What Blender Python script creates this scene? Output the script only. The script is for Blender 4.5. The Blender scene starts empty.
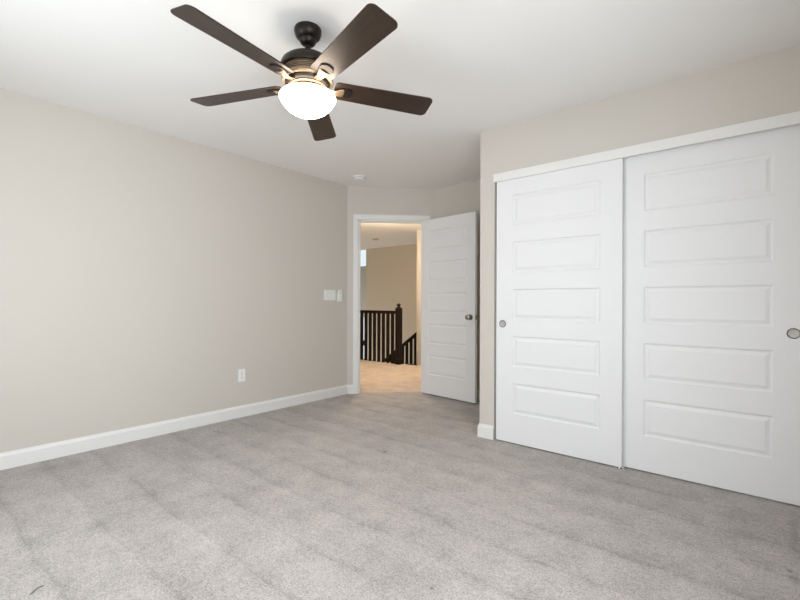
import bpy, bmesh, math, random
from mathutils import Vector, Matrix
random.seed(7)
PI = math.pi
scene = bpy.context.scene
COL = scene.collection

# ------------------------------------------------------------------ camera
H = 2.44                      # ceiling height
CAM_H, YAW, ROLL, FPX = 1.0829, 0.6969, 0.0032, 430.69
cd = bpy.data.cameras.new('camera'); cam = bpy.data.objects.new('camera', cd); COL.objects.link(cam)
cd.sensor_width = 36.0; cd.lens = FPX/800*36; cd.shift_y = 1.78/800; cd.clip_start = 0.02
cam.matrix_world = Matrix.Translation((0, 0, CAM_H)) @ Matrix.Rotation(YAW, 4, 'Z') @ Matrix.Rotation(PI/2, 4, 'X') @ Matrix.Rotation(ROLL, 4, 'Z')
scene.camera = cam

# ------------------------------------------------------------------ world, lights, exposure
w = bpy.data.worlds.new('world'); scene.world = w; w.use_nodes = True
w.node_tree.nodes['Background'].inputs[0].default_value = (0.80, 0.90, 1.0, 1)
w.node_tree.nodes['Background'].inputs[1].default_value = 1.0

def area(name, loc, rot, sx, sy, power, color, spread=PI):
    l = bpy.data.lights.new(name, 'AREA'); l.shape = 'RECTANGLE'; l.size = sx; l.size_y = sy
    l.energy = power; l.color = color; l.spread = spread
    o = bpy.data.objects.new(name, l); COL.objects.link(o); o.location = loc; o.rotation_euler = rot
    return o
# daylight entering through the bedroom windows in the wall behind the camera
area('daylight_window_wide', (-2.00, -0.405, 1.25), (PI/2-0.04, 0, 0), 1.60, 1.25, 12, (0.90, 0.96, 1.0))
area('daylight_window_side', (0.305, 0.62, 1.25), (PI/2-0.10, 0, PI/2), 1.50, 1.25, 18.5, (0.90, 0.96, 1.0))
# added unseen fill lamp low in the foyer, brightening the lower far wall
area('foyer_fill', (-9.8, 6.9, -1.6), (PI/2, 0, -PI/2), 1.6, 1.6, 50, (0.95, 0.97, 1.0))
# hall ceiling lamp
hl = bpy.data.lights.new('hall_lamp', 'POINT'); hl.energy = 38; hl.color = (1.0, 0.81, 0.60); hl.shadow_soft_size = 0.12
ho = bpy.data.objects.new('hall_lamp', hl); COL.objects.link(ho); ho.location = (-4.45, 4.95, 2.06)

vs = scene.view_settings
vs.view_transform = 'Standard'; vs.look = 'None'; vs.gamma = 1.0; vs.use_curve_mapping = False
vs.exposure = 1.20
scene.cycles.diffuse_bounces = 8
scene.cycles.max_bounces = 12

# ------------------------------------------------------------------ materials
def srgb(r, g, b):
    f = lambda c: (c/255/12.92) if c/255 <= 0.04045 else ((c/255+0.055)/1.055)**2.4
    return (f(r), f(g), f(b), 1)
def mat(name, col, rough=0.6, metal=0.0, spec=0.5):
    m = bpy.data.materials.new(name); m.use_nodes = True
    b = m.node_tree.nodes['Principled BSDF']
    b.inputs['Base Color'].default_value = col; b.inputs['Roughness'].default_value = rough
    b.inputs['Metallic'].default_value = metal; b.inputs['Specular IOR Level'].default_value = spec
    return m, m.node_tree, b
def noise(nt, scale, detail=2, coord=None, rough=0.5):
    n = nt.nodes.new('ShaderNodeTexNoise'); n.inputs['Scale'].default_value = scale
    n.inputs['Detail'].default_value = detail; n.inputs['Roughness'].default_value = rough
    if coord is not None: nt.links.new(coord, n.inputs['Vector'])
    return n
def objco(nt):
    t = nt.nodes.new('ShaderNodeTexCoord'); return t.outputs['Object']
def bump(nt, b, src, strength, dist):
    n = nt.nodes.new('ShaderNodeBump'); n.inputs['Strength'].default_value = strength; n.inputs['Distance'].default_value = dist
    nt.links.new(src, n.inputs['Height']); nt.links.new(n.outputs[0], b.inputs['Normal'])
def mixcol(nt, fac, a, b_, out=None):
    m = nt.nodes.new('ShaderNodeMix'); m.data_type = 'RGBA'
    if isinstance(fac, float): m.inputs[0].default_value = fac
    else: nt.links.new(fac, m.inputs[0])
    for i, v in ((6, a), (7, b_)):
        if isinstance(v, tuple): m.inputs[i].default_value = v
        else: nt.links.new(v, m.inputs[i])
    if out is not None: nt.links.new(m.outputs[2], out)
    return m.outputs[2]
def ramp(nt, src, p0, p1, c0=(0, 0, 0, 1), c1=(1, 1, 1, 1)):
    r = nt.nodes.new('ShaderNodeValToRGB'); e = r.color_ramp.elements
    e[0].position = p0; e[0].color = c0; e[1].position = p1; e[1].color = c1
    nt.links.new(src, r.inputs[0]); return r.outputs[0]
def math_(nt, op, a, b=None, c=None):
    n = nt.nodes.new('ShaderNodeMath'); n.operation = op
    for i, v in enumerate((a, b, c)):
        if v is None: continue
        if isinstance(v, (int, float)): n.inputs[i].default_value = v
        else: nt.links.new(v, n.inputs[i])
    return n.outputs[0]

def paint(name, col, rough=0.75, bs=0.04):
    m, nt, b = mat(name, col, rough, spec=0.3)
    co = objco(nt); n1 = noise(nt, 180, 3, co); bump(nt, b, n1.outputs[0], bs, 0.002)
    n2 = noise(nt, 1.3, 2, co)
    mixcol(nt, n2.outputs[0], tuple(c*0.985 for c in col[:3])+(1,), tuple(min(1, c*1.015) for c in col[:3])+(1,), b.inputs['Base Color'])
    return m
M_WALL = paint('greige_wall_paint', (0.585, 0.549, 0.502, 1))
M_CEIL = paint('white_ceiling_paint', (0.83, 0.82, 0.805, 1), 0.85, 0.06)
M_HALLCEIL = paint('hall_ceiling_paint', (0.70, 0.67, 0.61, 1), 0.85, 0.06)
M_TRIM = paint('white_trim_paint', (0.75, 0.745, 0.73, 1), 0.42, 0.01)
M_DOOR = paint('white_door_paint', (0.76, 0.76, 0.768, 1), 0.45, 0.015)

STAINS_AND_DENT_SHADE = [(-2.075, 2.314, .021, .8), (-0.951, 1.328, .011, .7)]          # x, y, radius, depth of colour
STAINS_AND_DENT_SHADE += [(x, y, .0085, .85) for x, y in ((-2.061, .348), (-2.067, .3525), (-2.074, .357), (-2.079, .3625), (-2.083, .368), (-2.086, .3735), (-2.087, .379), (-2.085, .3845))]  # curved crease in the pile, its shade painted dark
STAINS_AND_DENT_SHADE += [(.125, 2.87-.04*k, .030, .22) for k in range(9)] + [(.094, 2.348, .016, .6), (.098, 2.30, .022, .4), (.108, 2.271, .020, .35), (.121, 2.29, .020, .3)]  # furniture dent as a streak, its shade painted in; then smaller dark marks
def carpet(name, base, vac=True):
    m, nt, b = mat(name, base, 0.95, spec=0.1)
    co = objco(nt)
    fine = noise(nt, 135, 4, co, 0.8)
    tuft = noise(nt, 42, 3, co, 0.7)
    mott = noise(nt, 7.0, 4, co, 0.6)
    big = noise(nt, 1.6, 3, co, 0.55)
    dark = tuple(c*0.50 for c in base[:3])+(1,); lite = tuple(min(1, c*1.48) for c in base[:3])+(1,)
    f = math_(nt, 'ADD', math_(nt, 'MULTIPLY', fine.outputs[0], 0.60), math_(nt, 'MULTIPLY', tuft.outputs[0], 0.20))
    f = math_(nt, 'ADD', f, math_(nt, 'MULTIPLY', mott.outputs[0], 0.15))
    f = math_(nt, 'ADD', f, math_(nt, 'MULTIPLY', big.outputs[0], 0.10))
    if vac:
        sp = nt.nodes.new('ShaderNodeSeparateXYZ'); nt.links.new(co, sp.inputs[0])
        dn = noise(nt, 1.4, 5, co, 0.62)
        yy = math_(nt, 'ADD', sp.outputs[1], math_(nt, 'MULTIPLY', math_(nt, 'SUBTRACT', dn.outputs[0], 0.5), 0.14))
        t = math_(nt, 'FRACT', math_(nt, 'DIVIDE', math_(nt, 'ADD', yy, 0.135), 0.27))     # one sweep of the cleaner
        edge = math_(nt, 'POWER', math_(nt, 'ABSOLUTE', math_(nt, 'SUBTRACT', math_(nt, 'MULTIPLY', t, 2.0), 1.0)), 7.0)
        gate = ramp(nt, noise(nt, 1.9, 2, co).outputs[0], 0.42, 0.58)
        f = math_(nt, 'SUBTRACT', f, math_(nt, 'MULTIPLY', math_(nt, 'MULTIPLY', edge, gate), 0.045))
        f = math_(nt, 'ADD', f, math_(nt, 'MULTIPLY', math_(nt, 'SUBTRACT', t, 0.5), 0.022))
    col = ramp(nt, f, 0.42, 0.66, dark, lite)
    if vac:
        # small stains, and shade of the crease and dent painted dark, each in place
        for (x, y, r, k) in STAINS_AND_DENT_SHADE:
            v = nt.nodes.new('ShaderNodeVectorMath'); v.operation = 'DISTANCE'
            nt.links.new(co, v.inputs[0]); v.inputs[1].default_value = (x, y, 0)
            col = mixcol(nt, ramp(nt, math_(nt, 'DIVIDE', v.outputs['Value'], r), 0.3, 1.0, (k, k, k, 1), (0, 0, 0, 1)), col, tuple(c*0.22 for c in base[:3])+(1,))
    nt.links.new(col, b.inputs['Base Color'])
    bump(nt, b, math_(nt, 'ADD', fine.outputs[0], math_(nt, 'MULTIPLY', tuft.outputs[0], 1.3)), 0.55, 0.012)
    b.inputs['Sheen Weight'].default_value = 0.15; b.inputs['Sheen Roughness'].default_value = 0.6
    return m
M_CARPET = carpet('grey_cut_pile_carpet', (0.437, 0.402, 0.380, 1))
M_HALLCARPET = carpet('hall_cut_pile_carpet', (0.58, 0.485, 0.405, 1), False)

def wood(name, c0, c1, rough, axis_scale=(3, 60, 60), spec=0.5):
    m, nt, b = mat(name, c0, rough, spec=spec)
    mp = nt.nodes.new('ShaderNodeMapping'); mp.inputs['Scale'].default_value = axis_scale
    nt.links.new(objco(nt), mp.inputs[0]); n = noise(nt, 2.0, 5, mp.outputs[0], 0.6)
    nt.links.new(ramp(nt, n.outputs[0], 0.3, 0.7, c0, c1), b.inputs['Base Color'])
    bump(nt, b, n.outputs[0], 0.05, 0.001)
    return m
M_BLADE = wood('dark_walnut_blade', (0.012, 0.0065, 0.004, 1), (0.036, 0.0185, 0.0100, 1), 0.42, spec=0.3)
bb = M_BLADE.node_tree.nodes['Principled BSDF']; bb.inputs['Coat Weight'].default_value = 0.35; bb.inputs['Coat Roughness'].default_value = 0.38
M_RAIL = wood('espresso_rail_wood', (0.007, 0.004, 0.003, 1), (0.018, 0.010, 0.007, 1), 0.45, (20, 20, 3), 0.2)
M_BRONZE, nt_, b_ = mat('oil_rubbed_bronze', (0.030, 0.024, 0.020, 1), 0.38, 0.75)
bump(nt_, b_, noise(nt_, 220, 2, objco(nt_)).outputs[0], 0.03, 0.001)
M_IRON, nt_, b_ = mat('brushed_bronze_bracket', (0.28, 0.20, 0.13, 1), 0.36, 0.6)
bump(nt_, b_, noise(nt_, 300, 2, objco(nt_)).outputs[0], 0.03, 0.001)
M_NICKEL, nt_, b_ = mat('satin_nickel', (0.40, 0.385, 0.365, 1), 0.42, 0.9)
bump(nt_, b_, noise(nt_, 400, 2, objco(nt_)).outputs[0], 0.02, 0.0005)
M_NICKELDARK, nt_, b_ = mat('satin_nickel_rim', (0.20, 0.19, 0.175, 1), 0.32, 1.0)
M_KNOB, nt_, b_ = mat('dark_satin_nickel_knob', (0.38, 0.35, 0.32, 1), 0.24, 1.0)
bump(nt_, b_, noise(nt_, 400, 2, objco(nt_)).outputs[0], 0.02, 0.0005)
M_PLASTIC, nt_, b_ = mat('white_plastic', (0.80, 0.80, 0.785, 1), 0.35)
bump(nt_, b_, noise(nt_, 300, 2, objco(nt_)).outputs[0], 0.01, 0.0005)
M_DARK, nt_, b_ = mat('dark_plastic', (0.03, 0.03, 0.03, 1), 0.5)
M_VENT, nt_, b_ = mat('grey_grille_plastic', (0.42, 0.40, 0.38, 1), 0.5)
M_HALLWALL = paint('tan_hall_paint', (0.575, 0.52, 0.43, 1))
M_OUT = paint('foyer_wall_paint', (0.66, 0.70, 0.68, 1))

def emis(name, col, strength, vary=0.0):
    m = bpy.data.materials.new(name); m.use_nodes = True; nt = m.node_tree; nt.nodes.clear()
    o = nt.nodes.new('ShaderNodeOutputMaterial'); e = nt.nodes.new('ShaderNodeEmission')
    e.inputs[0].default_value = col; e.inputs[1].default_value = strength
    if vary:
        n = noise(nt, 9, 3, objco(nt))
        mixcol(nt, n.outputs[0], tuple(c*(1-vary) for c in col[:3])+(1,), tuple(c*(1+vary) for c in col[:3])+(1,), e.inputs[0])
    nt.links.new(e.outputs[0], o.inputs[0]); return m
M_GLOBE = emis('lit_frosted_glass', (1.0, 0.86, 0.70, 1), 9.5, 0.03)
M_SKYPANE = emis('bright_daylight_pane', (0.82, 0.93, 1.0, 1), 0.42, 0.06)
M_GLASS = bpy.data.materials.new('window_glass'); M_GLASS.use_nodes = True
g = M_GLASS.node_tree; g.nodes.clear()
go = g.nodes.new('ShaderNodeOutputMaterial'); gm = g.nodes.new('ShaderNodeMixShader'); gt = g.nodes.new('ShaderNodeBsdfTransparent'); gg = g.nodes.new('ShaderNodeBsdfGlossy')
gg.inputs['Roughness'].default_value = 0.03; gm.inputs[0].default_value = 0.06
g.links.new(gt.outputs[0], gm.inputs[1]); g.links.new(gg.outputs[0], gm.inputs[2]); g.links.new(gm.outputs[0], go.inputs[0])

# ------------------------------------------------------------------ mesh helpers
class MB:
    def __init__(self): self.bm = bmesh.new()
    def box(self, x0, x1, y0, y1, z0, z1):
        vs_ = [self.bm.verts.new((x, y, z)) for x in (x0, x1) for y in (y0, y1) for z in (z0, z1)]
        for q in ((0, 1, 3, 2), (4, 6, 7, 5), (0, 4, 5, 1), (2, 3, 7, 6), (0, 2, 6, 4), (1, 5, 7, 3)):
            self.bm.faces.new([vs_[i] for i in q])
        return self
    def prism(self, pts, z0, z1):
        a = [self.bm.verts.new((x, y, z0)) for x, y in pts]; b = [self.bm.verts.new((x, y, z1)) for x, y in pts]
        n = len(pts); self.bm.faces.new(a[::-1]); self.bm.faces.new(b)
        for i in range(n): self.bm.faces.new([a[i], a[(i+1) % n], b[(i+1) % n], b[i]])
        return self
    def lathe(self, prof, seg=32, M=None):
        rings = []
        for r, z in prof:
            if r < 1e-6: rings.append([self.bm.verts.new((0, 0, z))])
            else: rings.append([self.bm.verts.new((r*math.cos(2*PI*i/seg), r*math.sin(2*PI*i/seg), z)) for i in range(seg)])
        for a, b in zip(rings, rings[1:]):
            for i in range(seg):
                j = (i+1) % seg
                q = [a[i % len(a)], a[j % len(a)], b[j % len(b)], b[i % len(b)]]
                u = list(dict.fromkeys(q))
                if len(u) >= 3: self.bm.faces.new(u)
        for end in (rings[0], rings[-1]):
            if len(end) > 1: self.bm.faces.new(end)
        if M is not None:
            for r in rings:
                for v in r: v.co = M @ v.co
        return self
    def sweep(self, path, prof, up=Vector((0, 0, 1))):
        # path: xyz points; prof: closed list (side, up); mitred at the corners. side is to the left of travel
        n = len(path); P = [Vector(p) for p in path]; rings = []
        for i in range(n):
            d0 = (P[i]-P[i-1]).normalized() if i > 0 else None
            d1 = (P[i+1]-P[i]).normalized() if i < n-1 else None
            d0 = d0 or d1; d1 = d1 or d0
            s0 = up.cross(d0).normalized(); s1 = up.cross(d1).normalized()
            b = (s0+s1).normalized(); k = 1/max(0.2, b.dot(s0))
            rings.append([self.bm.verts.new(P[i]+b*k*a+up*z) for a, z in prof])
        m = len(prof)
        for a, b in zip(rings, rings[1:]):
            for i in range(m): self.bm.faces.new([a[i], a[(i+1) % m], b[(i+1) % m], b[i]])
        self.bm.faces.new(rings[0][::-1]); self.bm.faces.new(rings[-1])
        return self
    def tube(self, path, r, seg=10, flat=1.0):
        P = [Vector(p) for p in path]; rings = []
        for i, p in enumerate(P):
            d = (P[min(i+1, len(P)-1)]-P[max(i-1, 0)]).normalized()
            a = Vector((0, 0, 1)) if abs(d.z) < 0.9 else Vector((1, 0, 0))
            u = a.cross(d).normalized(); v = d.cross(u)
            rr = r[i] if isinstance(r, (list, tuple)) else r
            rings.append([self.bm.verts.new(p+u*rr*math.cos(2*PI*k/seg)+v*rr*flat*math.sin(2*PI*k/seg)) for k in range(seg)])
        for a, b in zip(rings, rings[1:]):
            for k in range(seg): self.bm.faces.new([a[k], a[(k+1) % seg], b[(k+1) % seg], b[k]])
        self.bm.faces.new(rings[0][::-1]); self.bm.faces.new(rings[-1])
        return self
    def build(self, name, m, parent=None, bevel=0.0, smooth=False, seg=2):
        bmesh.ops.recalc_face_normals(self.bm, faces=self.bm.faces[:])
        me = bpy.data.meshes.new(name); self.bm.to_mesh(me); self.bm.free()
        me.materials.append(m)
        o = bpy.data.objects.new(name, me); COL.objects.link(o)
        if parent: o.parent = parent
        if smooth:
            for p in me.polygons: p.use_smooth = True
            me.set_sharp_from_angle(angle=math.radians(38))
        if bevel:
            b = o.modifiers.new('bevel', 'BEVEL'); b.width = bevel; b.segments = seg; b.limit_method = 'ANGLE'; b.angle_limit = math.radians(40)
        return o
def tag(o, label=None, cat=None, group=None, kind=None):
    if label: o['label'] = label
    if cat: o['category'] = cat
    if group: o['group'] = group
    if kind: o['kind'] = kind
    return o
def empty(name, loc, rz=0):
    o = bpy.data.objects.new(name, None); COL.objects.link(o); o.location = loc; o.rotation_euler = (0, 0, rz); o.empty_display_size = 0.1
    return o
def struct(o, label, cat): return tag(o, label, cat, None, 'structure')
def box(name, m, x0, x1, y0, y1, z0, z1, parent=None, bevel=0): return MB().box(x0, x1, y0, y1, z0, z1).build(name, m, parent, bevel)

# ------------------------------------------------------------------ the room shell
XL, YC, XR, YB = -3.7248, 3.0727, 0.33, -0.43      # left wall, closet wall, right wall, back wall
A = Vector((XL, 3.48, 0)); E45 = Vector((0.70711, 0.70711, 0)); N45 = Vector((-0.70711, 0.70711, 0))
YA = 4.22; XA = -1.732; S_END = (YA-3.48)/0.70711
def d45(s, n=0, z=0): return A+E45*s+N45*n+Vector((0, 0, z))
T = 0.11
q0 = d45(-0.08, 0.055); q1 = d45(S_END+0.08, 0.055)
struct(MB().prism([(XL-T, YB-T), (XR+T, YB-T), (XR+T, 3.86), (XA+T, 3.86), (XA+T, YA+T), (q1.x, YA+T), (q1.x, q1.y), (q0.x, q0.y), (XL-T, q0.y)], -0.06, 0).build('floor', M_CARPET), 'grey cut pile carpet of the bedroom', 'floor')
struct(MB().prism([(XL-T, YB-T), (XR+T, YB-T), (XR+T, 3.86), (XA+T, 3.86), (XA+T, YA+T), (q1.x, YA+T), (q1.x, q1.y), (q0.x, q0.y), (XL-T, q0.y)], H, H+0.08).build('ceiling', M_CEIL), 'white bedroom ceiling', 'ceiling')
struct(box('wall_left', M_WALL, XL-T, XL, YB-T, 3.48+0.045, 0, H), 'long greige wall with outlet and switch', 'wall')
# angled wall with the doorway
OP0, OP1, OPZ = 0.134, 0.920, 2.047
mb = MB()
def seg45(s0, s1, z0, z1): mb.prism([tuple(d45(s0)[:2]), tuple(d45(s1)[:2]), tuple(d45(s1, T)[:2]), tuple(d45(s0, T)[:2])], z0, z1)
seg45(0, OP0, 0, H); seg45(OP1, S_END+0.03, 0, H); seg45(OP0, OP1, OPZ, H)
struct(mb.build('wall_doorway', M_WALL), 'angled greige wall around the hall doorway', 'wall')
struct(box('wall_alcove', M_WALL, d45(S_END).x-0.02, XA+T, YA, YA+T, 0, H), 'greige wall behind the open white door', 'wall')
struct(box('wall_alcove_side', M_WALL, XA, XA+T, YC+T, YA, 0, H), 'greige side wall of the closet facing the door alcove', 'wall')
# closet wall: pier, header, right pier
OC0, OC1 = -1.6055, 0.200
mb = MB(); mb.box(XA, OC0, YC, YC+T, 0, H); mb.box(OC1, XR+T, YC, YC+T, 0, H); mb.box(OC0, OC1, YC, YC+T, 2.052, H)
struct(mb.build('wall_closet', M_WALL), 'greige wall around the sliding closet doors', 'wall')
struct(box('wall_closet_rear', M_WALL, XA+T, XR+T, 3.75, 3.86, 0, H), 'greige wall inside the closet', 'wall')
# right and back walls, with the window openings that light the room
def holed(name, ax, pos, t, a0, a1, h0, h1, z0, z1, label):
    m_ = MB()
    for (p, q, r, s) in ((a0, h0, 0, H), (h1, a1, 0, H), (h0, h1, 0, z0), (h0, h1, z1, H)):
        if ax == 'y': m_.box(p, q, pos, pos+t, r, s)
        else: m_.box(pos, pos+t, p, q, r, s)
    return struct(m_.build(name, M_WALL), label, 'wall')
holed('wall_back', 'y', YB-T, T, XL, XR+T, -2.82, -1.18, 0.60, 1.90, 'greige wall with the wide window behind the viewer')
holed('wall_right', 'x', XR, T, YB, YC, -0.15, 1.39, 0.60, 1.90, 'greige wall with the narrow side window')
def window(name, ax, pos, a0, a1, z0, z1, label):
    wdw = struct(empty(name, (0, 0, 0)), label, 'window')
    def bx(nm, m_, p, q, r, s, d0, d1):
        return box(nm, m_, p, q, pos+d0, pos+d1, r, s, wdw) if ax == 'y' else box(nm, m_, pos+d0, pos+d1, p, q, r, s, wdw)
    f = 0.045; mid = (z0+z1)/2
    for (p, q, r, s) in ((a0, a0+f, z0, z1), (a1-f, a1, z0, z1), (a0+f, a1-f, z0, z0+f), (a0+f, a1-f, z1-f, z1), (a0+f, a1-f, mid-0.02, mid+0.02)):
        bx('frame_bar', M_TRIM, p, q, r, s, -0.03, 0.03)
    bx('pane', M_GLASS, a0+f, a1-f, z0+f, mid-0.02, -0.004, 0.004); bx('pane', M_GLASS, a0+f, a1-f, mid+0.02, z1-f, -0.004, 0.004)
    return wdw
window('window_1', 'y', YB-0.07, -2.82, -1.18, 0.60, 1.90, 'wide white framed window in the wall behind the viewer')
window('window_2', 'x', XR+0.07, -0.15, 1.39, 0.60, 1.90, 'narrow white framed window in the side wall by the viewer')

# ------------------------------------------------------------------ hall and stair well beyond the doorway
HX0, HX1, HY0, HYB, ZB = -9.9, -2.2, 3.45, 7.95, -2.75
XCORN = -7.80; YF = 5.80; XS = -4.49; YS = 6.45
h0 = d45(-0.08, 0.055); h1 = d45(S_END+0.08, 0.055)
dip = lambda: [(HX0, h0.y), (h0.x, h0.y), (h1.x, h1.y), (h1.x, YA+T), (HX1, YA+T)]
struct(MB().prism(dip()+[(HX1, YS), (XS, YS), (XS, YF), (HX0, YF)], -0.30, 0).build('floor_hall', M_HALLCARPET), 'warm lit carpet of the stair hall beyond the doorway', 'floor')
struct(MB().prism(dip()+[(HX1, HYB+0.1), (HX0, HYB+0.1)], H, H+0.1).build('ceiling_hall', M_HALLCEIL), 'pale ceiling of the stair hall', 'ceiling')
struct(box('wall_hall_far', M_HALLWALL, XCORN, HX1+T, HYB, HYB+T, ZB, H), 'tan wall on the far side of the stair well', 'wall')
struct(box('wall_stair', M_WALL, -4.988, HX1, YS, YS+T, ZB, H), 'pale end of the wall beside the stairs', 'wall')  # same paint as the hall walls; lighter colour stands in for stronger light
struct(box('wall_hall_right', M_HALLWALL, HX1, HX1+T, YA+T-0.01, HYB, ZB, H), 'tan wall at the end of the hall', 'wall')
struct(box('wall_hall_left', M_HALLWALL, HX0-T, HX0, HY0-T, 9.3+T, ZB, 3.6), 'pale outer wall of the foyer', 'wall')
struct(box('wall_hall_near', M_HALLWALL, HX0, XL-0.02, HY0-T+0.08, h0.y-0.02, ZB, H), 'tan wall of the hall backing onto the bedroom', 'wall')
struct(box('wall_foyer_side', M_OUT, XCORN, XCORN+T, HYB+T, 9.3, ZB, 3.6), 'pale side wall of the foyer by its windows', 'wall')
struct(box('floor_foyer', M_HALLCARPET, HX0, HX1, HY0, 9.3+T, ZB-0.08, ZB), 'carpeted lower floor of the foyer', 'floor')
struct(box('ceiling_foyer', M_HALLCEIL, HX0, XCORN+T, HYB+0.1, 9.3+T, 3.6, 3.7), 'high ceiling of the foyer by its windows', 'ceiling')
struct(box('wall_foyer_header', M_WALL, HX0, XCORN+T, HYB, HYB+0.1, H+0.1, 3.6), 'wall above the hall ceiling edge in the foyer', 'wall')
struct(box('wall_under_landing', M_HALLWALL, HX0, HX1, YF-T-0.3, YF-0.3, ZB, -0.30), 'lower wall under the landing', 'wall')
mb = MB()
WX0, WX1 = -9.75, -8.55
for (p, q, r, s) in ((HX0, WX0, ZB, 3.6), (WX1, XCORN, ZB, 3.6), (WX0, WX1, 3.25, 3.6), (WX0, WX1, 0.66, 2.11), (WX0, WX1, ZB, -1.6)): mb.box(p, q, 9.3, 9.3+T, r, s)
struct(mb.build('wall_foyer_front', M_OUT), 'pale grey green foyer wall between two bright windows', 'wall')
def fwin(name, z0, z1, bars, label):
    o = struct(empty(name, (0, 0, 0)), label, 'window')
    for (p, q, r, s) in [(WX0, WX0+.05, z0, z1), (WX1-.05, WX1, z0, z1), (WX0+.05, WX1-.05, z0, z0+.05), (WX0+.05, WX1-.05, z1-.05, z1)]: box('frame_bar', M_TRIM, p, q, 9.31, 9.37, r, s, o)
    box('pane', M_SKYPANE, WX0+.05, WX1-.05, 9.35, 9.36, z0+.05, z1-.05, o)
    for z in bars: box('rail', M_RAIL, WX0, WX1, 9.27, 9.345, z-.09, z+.06, o)
fwin('window_3', 2.11, 3.25, [], 'upper bright foyer window at the left of the doorway')
fwin('window_4', -1.6, 0.66, [-0.15], 'lower bright foyer window seen between the balusters')
# carpeted stairs going down along the wall
mb = MB()
for k in range(13): mb.box(XS-0.26*(k+1), XS-0.26*k+0.0, YF+0.01, YS-0.001, ZB, -0.19*(k+1))
struct(mb.build('floor_stairs', M_HALLCARPET), 'carpeted stairs going down beside the wall', 'stairs')
struct(box('trim_1', M_RAIL, -4.735, XS, YF, YF+0.03, -0.05, 0.012), 'dark nosing at the edge of the landing right of the newel', 'trim')

# ------------------------------------------------------------------ baseboards, casing, jamb
BP = [(0, 0), (-0.0125, 0), (-0.0125, 0.083), (-0.0105, 0.090), (-0.0065, 0.096), (-0.005, 0.103), (-0.0035, 0.107), (0, 0.107)]
c0 = d45(0.074)
struct(MB().sweep([(XL, YB, 0), (XL, 3.48, 0), (c0.x, c0.y, 0)], BP).build('baseboard_left', M_TRIM, smooth=False), 'white baseboard along the long greige wall', 'baseboard')
c1 = d45(0.98)
struct(MB().sweep([(c1.x, c1.y, 0), (d45(S_END).x, YA, 0), (XA, YA, 0), (XA, YC, 0), (OC0, YC, 0)], BP).build('baseboard_closet', M_TRIM), 'white baseboard wrapping the corner beside the closet', 'baseboard')
struct(MB().sweep([(OC1, YC, 0), (XR, YC, 0), (XR, YB, 0), (XL, YB, 0)], BP).build('baseboard_right', M_TRIM), 'white baseboard along the walls behind the viewer', 'baseboard')
# door casing: mitred moulding round the opening, and the jamb lining
W_ = 0.058; RV = 0.004
def casing(side_n, name, label):
    m_ = MB()
    sgn = -1 if side_n <= 0 else 1
    def ring(s, z, k):    # cross-section across the width (k 0 inside .. 1 outside)
        return s
    prof = [(0, 0), (0, 0.009), (0.012, 0.013), (0.04, 0.016), (W_, 0.016), (W_, 0)]
    path = [(OP0-RV, 0.0, (-1, 0)), (OP0-RV, OPZ+RV, (-1, 1)), (OP1+RV, OPZ+RV, (1, 1)), (OP1+RV, 0.0, (1, 0))]
    rings = []
    for s, z, (ds, dz) in path:
        rings.append([m_.bm.verts.new(d45(s+ds*a, side_n+sgn*n, z+dz*a)) for a, n in prof])
    for a, b in zip(rings, rings[1:]):
        for i in range(len(prof)): m_.bm.faces.new([a[i], a[(i+1) % len(prof)], b[(i+1) % len(prof)], b[i]])
    m_.bm.faces.new(rings[0]); m_.bm.faces.new(rings[-1])
    return struct(m_.build(name, M_TRIM), label, 'trim')
casing(0, 'trim_2', 'white casing around the doorway on the bedroom side')
casing(T, 'trim_3', 'white casing around the doorway on the hall side')
mb = MB()
def slab45(s0, s1, n0, n1, z0, z1): mb.prism([tuple(d45(s0, n0)[:2]), tuple(d45(s1, n0)[:2]), tuple(d45(s1, n1)[:2]), tuple(d45(s0, n1)[:2])], z0, z1)
J = 0.012
slab45(OP0, OP0+J, -0.001, T+0.001, 0, OPZ); slab45(OP1-J, OP1, -0.001, T+0.001, 0, OPZ); slab45(OP0+J, OP1-J, -0.001, T+0.001, OPZ-J, OPZ)
slab45(OP0+J, OP0+J+0.010, 0.040, 0.072, 0, OPZ-J); slab45(OP1-J-0.010, OP1-J, 0.040, 0.072, 0, OPZ-J); slab45(OP0+J+.01, OP1-J-.01, 0.040, 0.072, OPZ-J-0.010, OPZ-J)
jamb = struct(mb.build('trim_4', M_TRIM), 'white jamb lining with door stop inside the doorway', 'trim')
mb = MB(); slab45(OP0+J-0.001, OP0+J+0.0015, -0.002, 0.034, 0.89, 0.95); slab45(OP0+J-0.006, OP0+J+0.006, -0.010, -0.001, 0.895, 0.945); mb.build('strike_plate', M_KNOB, jamb)
# closet track fascia and its side reveal
struct(box('trim_5', M_TRIM, -1.609, OC1+0.004, YC-0.016, YC-0.0005, 2.0204, 2.0849, bevel=0.0015), 'white fascia board hiding the sliding track above the closet doors', 'trim')
struct(box('trim_6', M_TRIM, OC0, OC1, YC+0.002, YC+0.08, 2.036, 2.052), 'white sliding track above the closet doors', 'trim')

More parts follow.
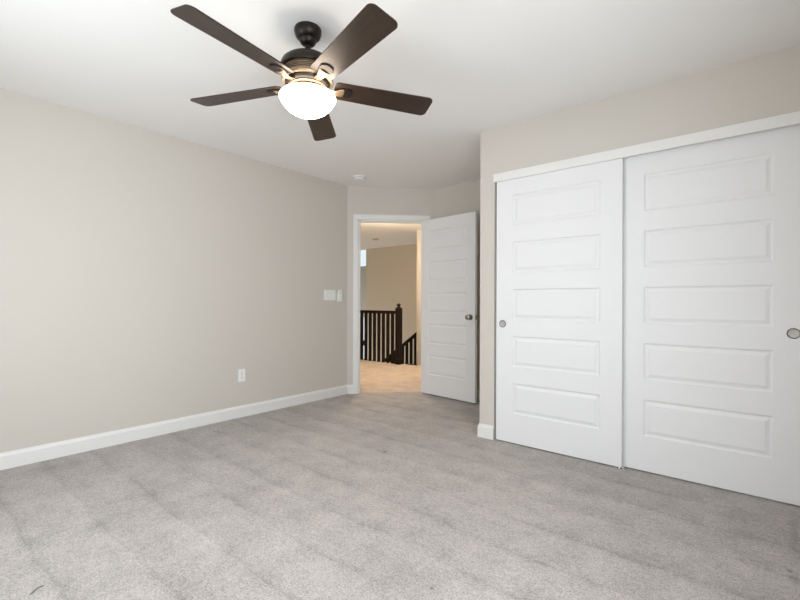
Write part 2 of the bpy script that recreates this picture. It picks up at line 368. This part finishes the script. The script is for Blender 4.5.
# ------------------------------------------------------------------ five-panel doors
PZ0, PH, PG, NP = 0.2225, 0.2325, 0.1266, 5      # first panel above the door's foot, height, gap
def door(name, Wd, Ht, Td, stile, label, both=True):
    """origin at the foot of the left edge of the face towards -y"""
    d = struct(empty(name, (0, 0, 0)), label, 'door')
    zs = [PZ0+i*(PH+PG) for i in range(NP)]
    m_ = MB()
    # stiles and rails as one face-framed slab: grid of cells with the panel cells left open
    m_.box(0, stile, 0, Td, 0, Ht); m_.box(Wd-stile, Wd, 0, Td, 0, Ht)
    prev = 0
    for z in zs: m_.box(stile, Wd-stile, 0, Td, prev, z); prev = z+PH
    m_.box(stile, Wd-stile, 0, Td, prev, Ht)
    bmesh.ops.remove_doubles(m_.bm, verts=m_.bm.verts[:], dist=1e-5)
    seen = {}
    for f in m_.bm.faces[:]:
        seen.setdefault(tuple(sorted(v.index for v in f.verts)), []).append(f)
    # drop the hidden faces where a rail meets a stile
    kill = [f for f in m_.bm.faces if abs(f.normal.x) > 0.9 and abs(f.calc_center_median().x-stile) < 1e-4 and False]
    if kill: bmesh.ops.delete(m_.bm, geom=kill, context='FACES')
    m_.build('door_frame', M_DOOR, d)
    for z in zs:
        m_ = MB(); x0, x1, z0, z1 = stile, Wd-stile, z, z+PH
        sides = [(0.0, 1)] + ([(Td, -1)] if both else [])
        outs = []
        for y0, sg in sides:
            rings = []
            for ins, dep in ((0, 0.0), (0.002, 0.0035), (0.007, 0.0075), (0.012, 0.0085), (0.017, 0.0080), (0.031, 0.0030), (0.034, 0.0015), (0.037, 0.0012)):
                y = y0+sg*dep
                rings.append([m_.bm.verts.new(p) for p in ((x0+ins, y, z0+ins), (x1-ins, y, z0+ins), (x1-ins, y, z1-ins), (x0+ins, y, z1-ins))])
            for a, b in zip(rings, rings[1:]):
                for i in range(4): m_.bm.faces.new([a[i], a[(i+1) % 4], b[(i+1) % 4], b[i]])
            m_.bm.faces.new(rings[-1]); outs.append(rings[0])
        if both:
            for i in range(4): m_.bm.faces.new([outs[0][i], outs[0][(i+1) % 4], outs[1][(i+1) % 4], outs[1][i]])
        else:
            back = [m_.bm.verts.new((v.co.x, Td, v.co.z)) for v in outs[0]]
            for i in range(4): m_.bm.faces.new([outs[0][i], outs[0][(i+1) % 4], back[(i+1) % 4], back[i]])
            m_.bm.faces.new(back)
        m_.build('panel', M_DOOR, d)
    return d
def cup_pull(parent, x, z, r):
    p = MB().lathe([(r, 0.0), (r, 0.003), (r*0.93, 0.0042), (r*0.84, 0.003), (r*0.80, 0.0008)], 40, Matrix.Translation((x, 0.0005, z)) @ Matrix.Rotation(PI/2, 4, 'X')).build('pull_rim', M_NICKELDARK, parent, smooth=True)
    MB().lathe([(0, 0.0010), (r*0.5, 0.0012), (r*0.82, 0.0022), (r*0.83, 0.0005)], 40, Matrix.Translation((x, 0.0005, z)) @ Matrix.Rotation(PI/2, 4, 'X')).build('pull_cup', M_NICKEL, p, smooth=True)
    return p
DT = 0.024
dl = door('door_1', 0.896, 2.022, DT, 0.134, 'white five panel sliding closet door next to the corner, overlapping in front')
dl.location = (-1.586, YC, 0.0095); cup_pull(dl, 0.053, 0.906, 0.0285)
dr = door('door_2', 0.896, 2.022, DT, 0.134, 'white five panel sliding closet door set back behind its neighbour, cut by the frame')
dr.location = (-0.706, YC+0.036, 0.0095); cup_pull(dr, 0.842, 0.911, 0.0285)
hd_p = Vector((-3.0747, 4.0630, 0.016)); hd_q = Vector((-2.3051, 3.9876, 0.016))
dh = door('door_3', 0.7735, 2.022, 0.035, 0.112, 'white five panel hinged door standing open into the bedroom')
dh.location = hd_p; dh.rotation_euler = (0, 0, math.atan2(hd_q.y-hd_p.y, hd_q.x-hd_p.x))
for sg, y in ((1, 0.0), (-1, 0.035)):
    R = Matrix.Translation((0.712, y, 0.905)) @ Matrix.Rotation(PI/2*sg, 4, 'X')
    k = MB().lathe([(0, 0), (0.032, 0), (0.032, 0.004), (0.028, 0.009), (0.013, 0.011), (0.011, 0.020), (0.012, 0.030), (0.020, 0.036), (0.0265, 0.045), (0.0275, 0.053), (0.024, 0.061), (0.014, 0.066), (0, 0.067)], 36, R).build('door_knob', M_KNOB, dh, smooth=True)
box('latch_plate', M_KNOB, 0.7725, 0.7745, 0.005, 0.030, 0.876, 0.934, dh)
MB().tube([(0.773, 0.0175, 0.905), (0.783, 0.0175, 0.905)], 0.009, 12).build('latch_bolt', M_KNOB, dh)
for z in (0.20, 1.02, 1.80):
    MB().tube([(-0.008, 0.030, z-0.045), (-0.008, 0.030, z+0.045)], 0.0065, 10).build('hinge', M_KNOB, dh)
gd = tag(box('floor_guide', M_PLASTIC, -0.724, -0.682, YC-0.001, YC+0.064, 0.0, 0.0080), 'small white floor guide under the meeting edges of the closet doors', 'door guide')
box('guide_screw', M_DARK, -0.719, -0.709, YC-0.003, YC+0.006, 0.001, 0.0084, gd)
box('guide_screw', M_DARK, -0.697, -0.687, YC-0.003, YC+0.006, 0.001, 0.0084, gd)

# ------------------------------------------------------------------ ceiling fan
FX, FY = -1.733, 1.3490
fan = tag(empty('ceiling_fan', (FX, FY, H)), 'dark bronze five blade ceiling fan with a lit white glass bowl', 'ceiling fan')
MB().lathe([(0, 0), (0.064, 0), (0.067, -0.006), (0.067, -0.020), (0.060, -0.040), (0.049, -0.051), (0.042, -0.055), (0.038, -0.070), (0.028, -0.080), (0.014, -0.083), (0, -0.083)], 40).build('canopy', M_BRONZE, fan, smooth=True)
MB().lathe([(0, -0.080), (0.0135, -0.080), (0.0135, -0.132), (0.020, -0.134), (0.022, -0.146), (0, -0.146)], 24).build('downrod', M_BRONZE, fan, smooth=True)
mh = MB().lathe([(0, -0.140), (0.045, -0.140), (0.078, -0.145), (0.106, -0.156), (0.125, -0.172), (0.134, -0.192), (0.136, -0.208), (0.133, -0.213), (0.120, -0.214)], 56).build('motor_housing', M_BRONZE, fan, smooth=True)
MB().lathe([(0.121, -0.213), (0.119, -0.250), (0.125, -0.254), (0.127, -0.262), (0.124, -0.268), (0.108, -0.270)], 56).build('motor_band', M_IRON, mh, smooth=True)
MB().lathe([(0.112, -0.268), (0.110, -0.276), (0.102, -0.288), (0.080, -0.296), (0, -0.296)], 56).build('hub', M_BRONZE, mh, smooth=True)
mb = MB()
for z in (-0.219, -0.227, -0.235, -0.243):
    mb.lathe([(0.1225, z+0.0010), (0.1228, z), (0.1225, z-0.0010), (0.117, z-0.0010), (0.117, z+0.0010)], 48)
mb.build('vent_ring', M_BRONZE, mh, smooth=True)
fit = MB().lathe([(0, -0.290), (0.070, -0.290), (0.072, -0.316), (0.076, -0.320), (0.090, -0.322), (0.093, -0.326), (0.090, -0.330), (0, -0.330)], 48).build('light_fitter', M_BRONZE, fan, smooth=True)
for i in range(8):
    a = 2*PI*i/8+0.3
    MB().tube([(0.086*math.cos(a), 0.086*math.sin(a), -0.292), (0.092*math.cos(a), 0.092*math.sin(a), -0.324)], 0.0045, 8).build('fitter_post', M_IRON, fit)
MB().lathe([(0.086, -0.289), (0.094, -0.291), (0.097, -0.296), (0.093, -0.301), (0.086, -0.299)], 48).build('fitter_ring', M_IRON, fit, smooth=True)
MB().lathe([(0.088, -0.3290), (0.116, -0.3300), (0.131, -0.3330), (0.1385, -0.3410), (0.1380, -0.3490), (0.132, -0.3610), (0.123, -0.3730), (0.112, -0.3870), (0.097, -0.4030), (0.076, -0.4160), (0.050, -0.4250), (0.024, -0.4290), (0, -0.4300)], 56).build('glass_bowl', M_GLOBE, fan, smooth=True)
PH0 = 4.8183; ZBL = 2.159-H; PITCH = math.radians(-12)
def blade_outline(n=10):
    pts = []
    r0, r1, w0, w1 = 0.132, 0.659, 0.060, 0.0725
    cr0, cr1 = 0.020, 0.030
    def arc(cx, cy, r, a0, a1): return [(cx+r*math.cos(a0+(a1-a0)*i/n), cy+r*math.sin(a0+(a1-a0)*i/n)) for i in range(n+1)]
    pts += arc(r1-cr1, -w1+cr1, cr1, -PI/2, 0) + arc(r1-cr1, w1-cr1, cr1, 0, PI/2)
    pts += arc(r0+cr0, w0-cr0, cr0, PI/2, PI) + arc(r0+cr0, -w0+cr0, cr0, PI, 1.5*PI)
    return pts
for i in range(5):
    a = PH0+i*2*PI/5
    M = Matrix.Translation((0, 0, ZBL)) @ Matrix.Rotation(0.0285, 4, Vector((-0.723, -0.69, 0))) @ Matrix.Rotation(a, 4, 'Z') @ Matrix.Rotation(PITCH, 4, 'X')
    m_ = MB().prism(blade_outline(), -0.003, 0.003)
    b = m_.build('blade', M_BLADE, fan, bevel=0.0015); b.matrix_local = M
    # bracket: arm from the motor curving out to a rounded plate under the blade
    m_ = MB()
    m_.tube([(0.095, 0, -0.006), (0.112, 0, -0.014), (0.132, 0, -0.017), (0.155, 0, -0.0125), (0.178, 0, -0.0065)], [0.019, 0.016, 0.016, 0.022, 0.027], 12, 0.32)
    arm = m_.build('blade_bracket', M_IRON, b, smooth=True)
    m_ = MB()
    out = [(0.158, -0.028), (0.192, -0.033)]
    out += [(0.197+0.030*math.cos(t), 0.033*math.sin(t)) for t in [(-PI/2)+PI*k/12 for k in range(13)]]
    out += [(0.192, 0.033), (0.158, 0.028)]
    out = [p for k, p in enumerate(out) if k == 0 or (Vector(p)-Vector(out[k-1])).length > 1e-4]
    m_.prism(out, -0.009, -0.003)
    m_.build('bracket_plate', M_BRONZE, b, bevel=0.002)

# ------------------------------------------------------------------ small fittings
# smoke detectors
sd = tag(empty('smoke_detector', (-3.343, 3.305, H)), 'round white smoke detector on the bedroom ceiling by the doorway', 'smoke detector')
MB().lathe([(0, 0), (0.072, 0), (0.072, -0.012), (0.069, -0.014), (0, -0.014)], 40).build('base', M_PLASTIC, sd, smooth=True)
MB().lathe([(0, -0.014), (0.066, -0.014), (0.064, -0.028), (0.056, -0.037), (0.030, -0.041), (0, -0.041)], 40).build('cover', M_PLASTIC, sd, smooth=True)
MB().lathe([(0.0655, -0.0165), (0.0672, -0.0165), (0.0672, -0.0215), (0.0655, -0.0215)], 40).build('vent_slot', M_VENT, sd)
hv = tag(empty('ceiling_vent', (-6.39, 6.80, H)), 'small grey vent on the hall ceiling seen through the doorway', 'vent')
MB().lathe([(0, 0), (0.085, 0), (0.080, -0.012), (0.060, -0.016), (0, -0.016)], 32).build('cover', M_VENT, hv, smooth=True)
MB().lathe([(0, -0.016), (0.045, -0.016), (0.042, -0.026), (0, -0.027)], 32).build('grille', M_VENT, hv, smooth=True)
# outlet on the long wall (local x runs along +Y of the room, y out of the wall)
def wallfix(name, y, z, label, cat):
    o = tag(empty(name, (XL, y, z), PI/2), label, cat); return o          # local +x = room +Y, local -y = into the room
ol = wallfix('wall_outlet', 2.142, 0.390, 'white double socket outlet low on the long greige wall', 'outlet')
MB().box(-0.036, 0.036, -0.006, 0, -0.059, 0.059).build('cover_plate', M_PLASTIC, ol, bevel=0.003)
for z in (0.0195, -0.0195):
    r = MB(); r.prism([(0.017*math.cos(t)*1.0, 0.0145*math.sin(t)) for t in [2*PI*k/20 for k in range(20)]], 0, 0.0022)
    s = r.build('socket', M_PLASTIC, ol); s.matrix_local = Matrix.Translation((0, -0.0055, z)) @ Matrix.Rotation(PI/2, 4, 'X')
    for x in (-0.0065, 0.0065): box('slot', M_DARK, x-0.0012, x+0.0012, -0.0003, 0.0057, 0.0022, 0.0026, s)
    MB().lathe([(0, 0.0022), (0.0026, 0.0022), (0.0026, 0.0026), (0, 0.0026)], 12, Matrix.Translation((0, -0.0075, 0))).build('slot', M_DARK, s)
MB().lathe([(0, 0), (0.003, 0), (0.0025, 0.0015), (0, 0.002)], 12, Matrix.Translation((0, -0.006, 0)) @ Matrix.Rotation(PI/2, 4, 'X')).build('screw', M_NICKEL, ol)
sw = wallfix('switch_plate', 3.214, 1.156, 'wide white switch plate with three rockers on the long wall near the doorway', 'light switch')
MB().box(-0.084, 0.084, -0.006, 0, -0.059, 0.059).build('cover_plate', M_PLASTIC, sw, bevel=0.003)
for x in (-0.046, 0.0, 0.046):
    k = MB(); v = [(-0.006, -0.034), (-0.0095, -0.033), (-0.0068, 0.0), (-0.0095, 0.033), (-0.006, 0.034)]
    a_ = [k.bm.verts.new((x-0.0165, p, q)) for p, q in v]; b2 = [k.bm.verts.new((x+0.0165, p, q)) for p, q in v]
    for i in range(5): k.bm.faces.new([a_[i], a_[(i+1) % 5], b2[(i+1) % 5], b2[i]])
    k.bm.faces.new(a_); k.bm.faces.new(b2[::-1]); k.build('rocker', M_PLASTIC, sw)
rc = wallfix('fan_remote', 3.354, 1.148, 'slim white fan remote in a wall cradle just right of the switch plate', 'remote control')
MB().box(-0.031, 0.031, -0.014, 0, -0.066, 0.040).build('cradle', M_PLASTIC, rc, bevel=0.004)
rb = MB().box(-0.026, 0.026, -0.024, -0.010, -0.058, 0.070).build('remote_body', M_PLASTIC, rc, bevel=0.004)
box('button', M_VENT, -0.008, 0.008, -0.0255, -0.0238, 0.048, 0.058, rb)
box('button', M_VENT, -0.008, 0.008, -0.0255, -0.0238, 0.026, 0.036, rb)

# ------------------------------------------------------------------ railings beyond the doorway
YG, XN = 5.713, -4.808
rl = tag(empty('landing_railing', (XN, YG, 0)), 'dark wooden railing with square balusters and a turned newel at the stair landing', 'railing')
MB().box(-1.70, -0.03, -0.032, 0.032, 0.872, 0.897).box(-1.70, -0.03, -0.024, 0.024, 0.897, 0.925).build('handrail', M_RAIL, rl, bevel=0.005)
nw = MB().box(-0.046, 0.046, -0.046, 0.046, 0, 0.970).build('newel_post', M_RAIL, rl, bevel=0.006)
MB().box(-0.056, 0.056, -0.056, 0.056, 0.0, 0.10).build('newel_base', M_RAIL, nw, bevel=0.006)
MB().lathe([(0.040, 0.970), (0.050, 0.975), (0.050, 0.983), (0.036, 0.989), (0.022, 0.996), (0.020, 1.002), (0.030, 1.010), (0.036, 1.023), (0.034, 1.036), (0.022, 1.049), (0.008, 1.056), (0, 1.057)], 28).build('finial', M_RAIL, nw, smooth=True)
bal = None
for k in range(15):
    x = -0.1425-0.1085*k
    if bal is None:
        bal = MB().box(-0.022, 0.022, -0.022, 0.022, 0, 0.874).build('baluster', M_RAIL, rl, bevel=0.002); o = bal
    else:
        o = bal.copy(); COL.objects.link(o); o.parent = rl
    o.location = (x, 0, 0)
MB().box(-1.745, -1.665, -0.04, 0.04, 0, 0.98).build('end_post', M_RAIL, rl, bevel=0.005)
# sloping railing of the stairs going down beyond the landing
ZR = lambda x: 0.520+0.722*(x+4.989)                  # top of the sloping rail
sr = tag(empty('stair_railing', (-4.989, YS+0.03, 0)), 'dark sloping stair railing running down behind the newel post', 'railing')
def slope_bar(x0, x1, t0, t1, y0, y1):
    k = MB(); v = []
    for y in (y0, y1):
        v.append([k.bm.verts.new((x+4.989, y, ZR(x)+t)) for x, t in ((x0, t0), (x1, t0), (x1, t1), (x0, t1))])
    k.bm.faces.new(v[0]); k.bm.faces.new(v[1][::-1])
    for i in range(4): k.bm.faces.new([v[0][i], v[0][(i+1) % 4], v[1][(i+1) % 4], v[1][i]])
    return k
slope_bar(-7.4, -4.992, -0.062, 0.0, -0.03, 0.03).build('handrail', M_RAIL, sr, bevel=0.004)
slope_bar(-7.4, -4.992, -1.02, -0.80, -0.012, 0.022).build('stringer', M_TRIM, sr)
for k in range(20):
    x = -5.036-0.105*k
    v = MB(); zt, zb = ZR(x)-0.055, ZR(x)-0.82
    v.box(x+4.989-0.021, x+4.989+0.021, -0.021, 0.021, zb, zt).build('baluster', M_RAIL, sr)
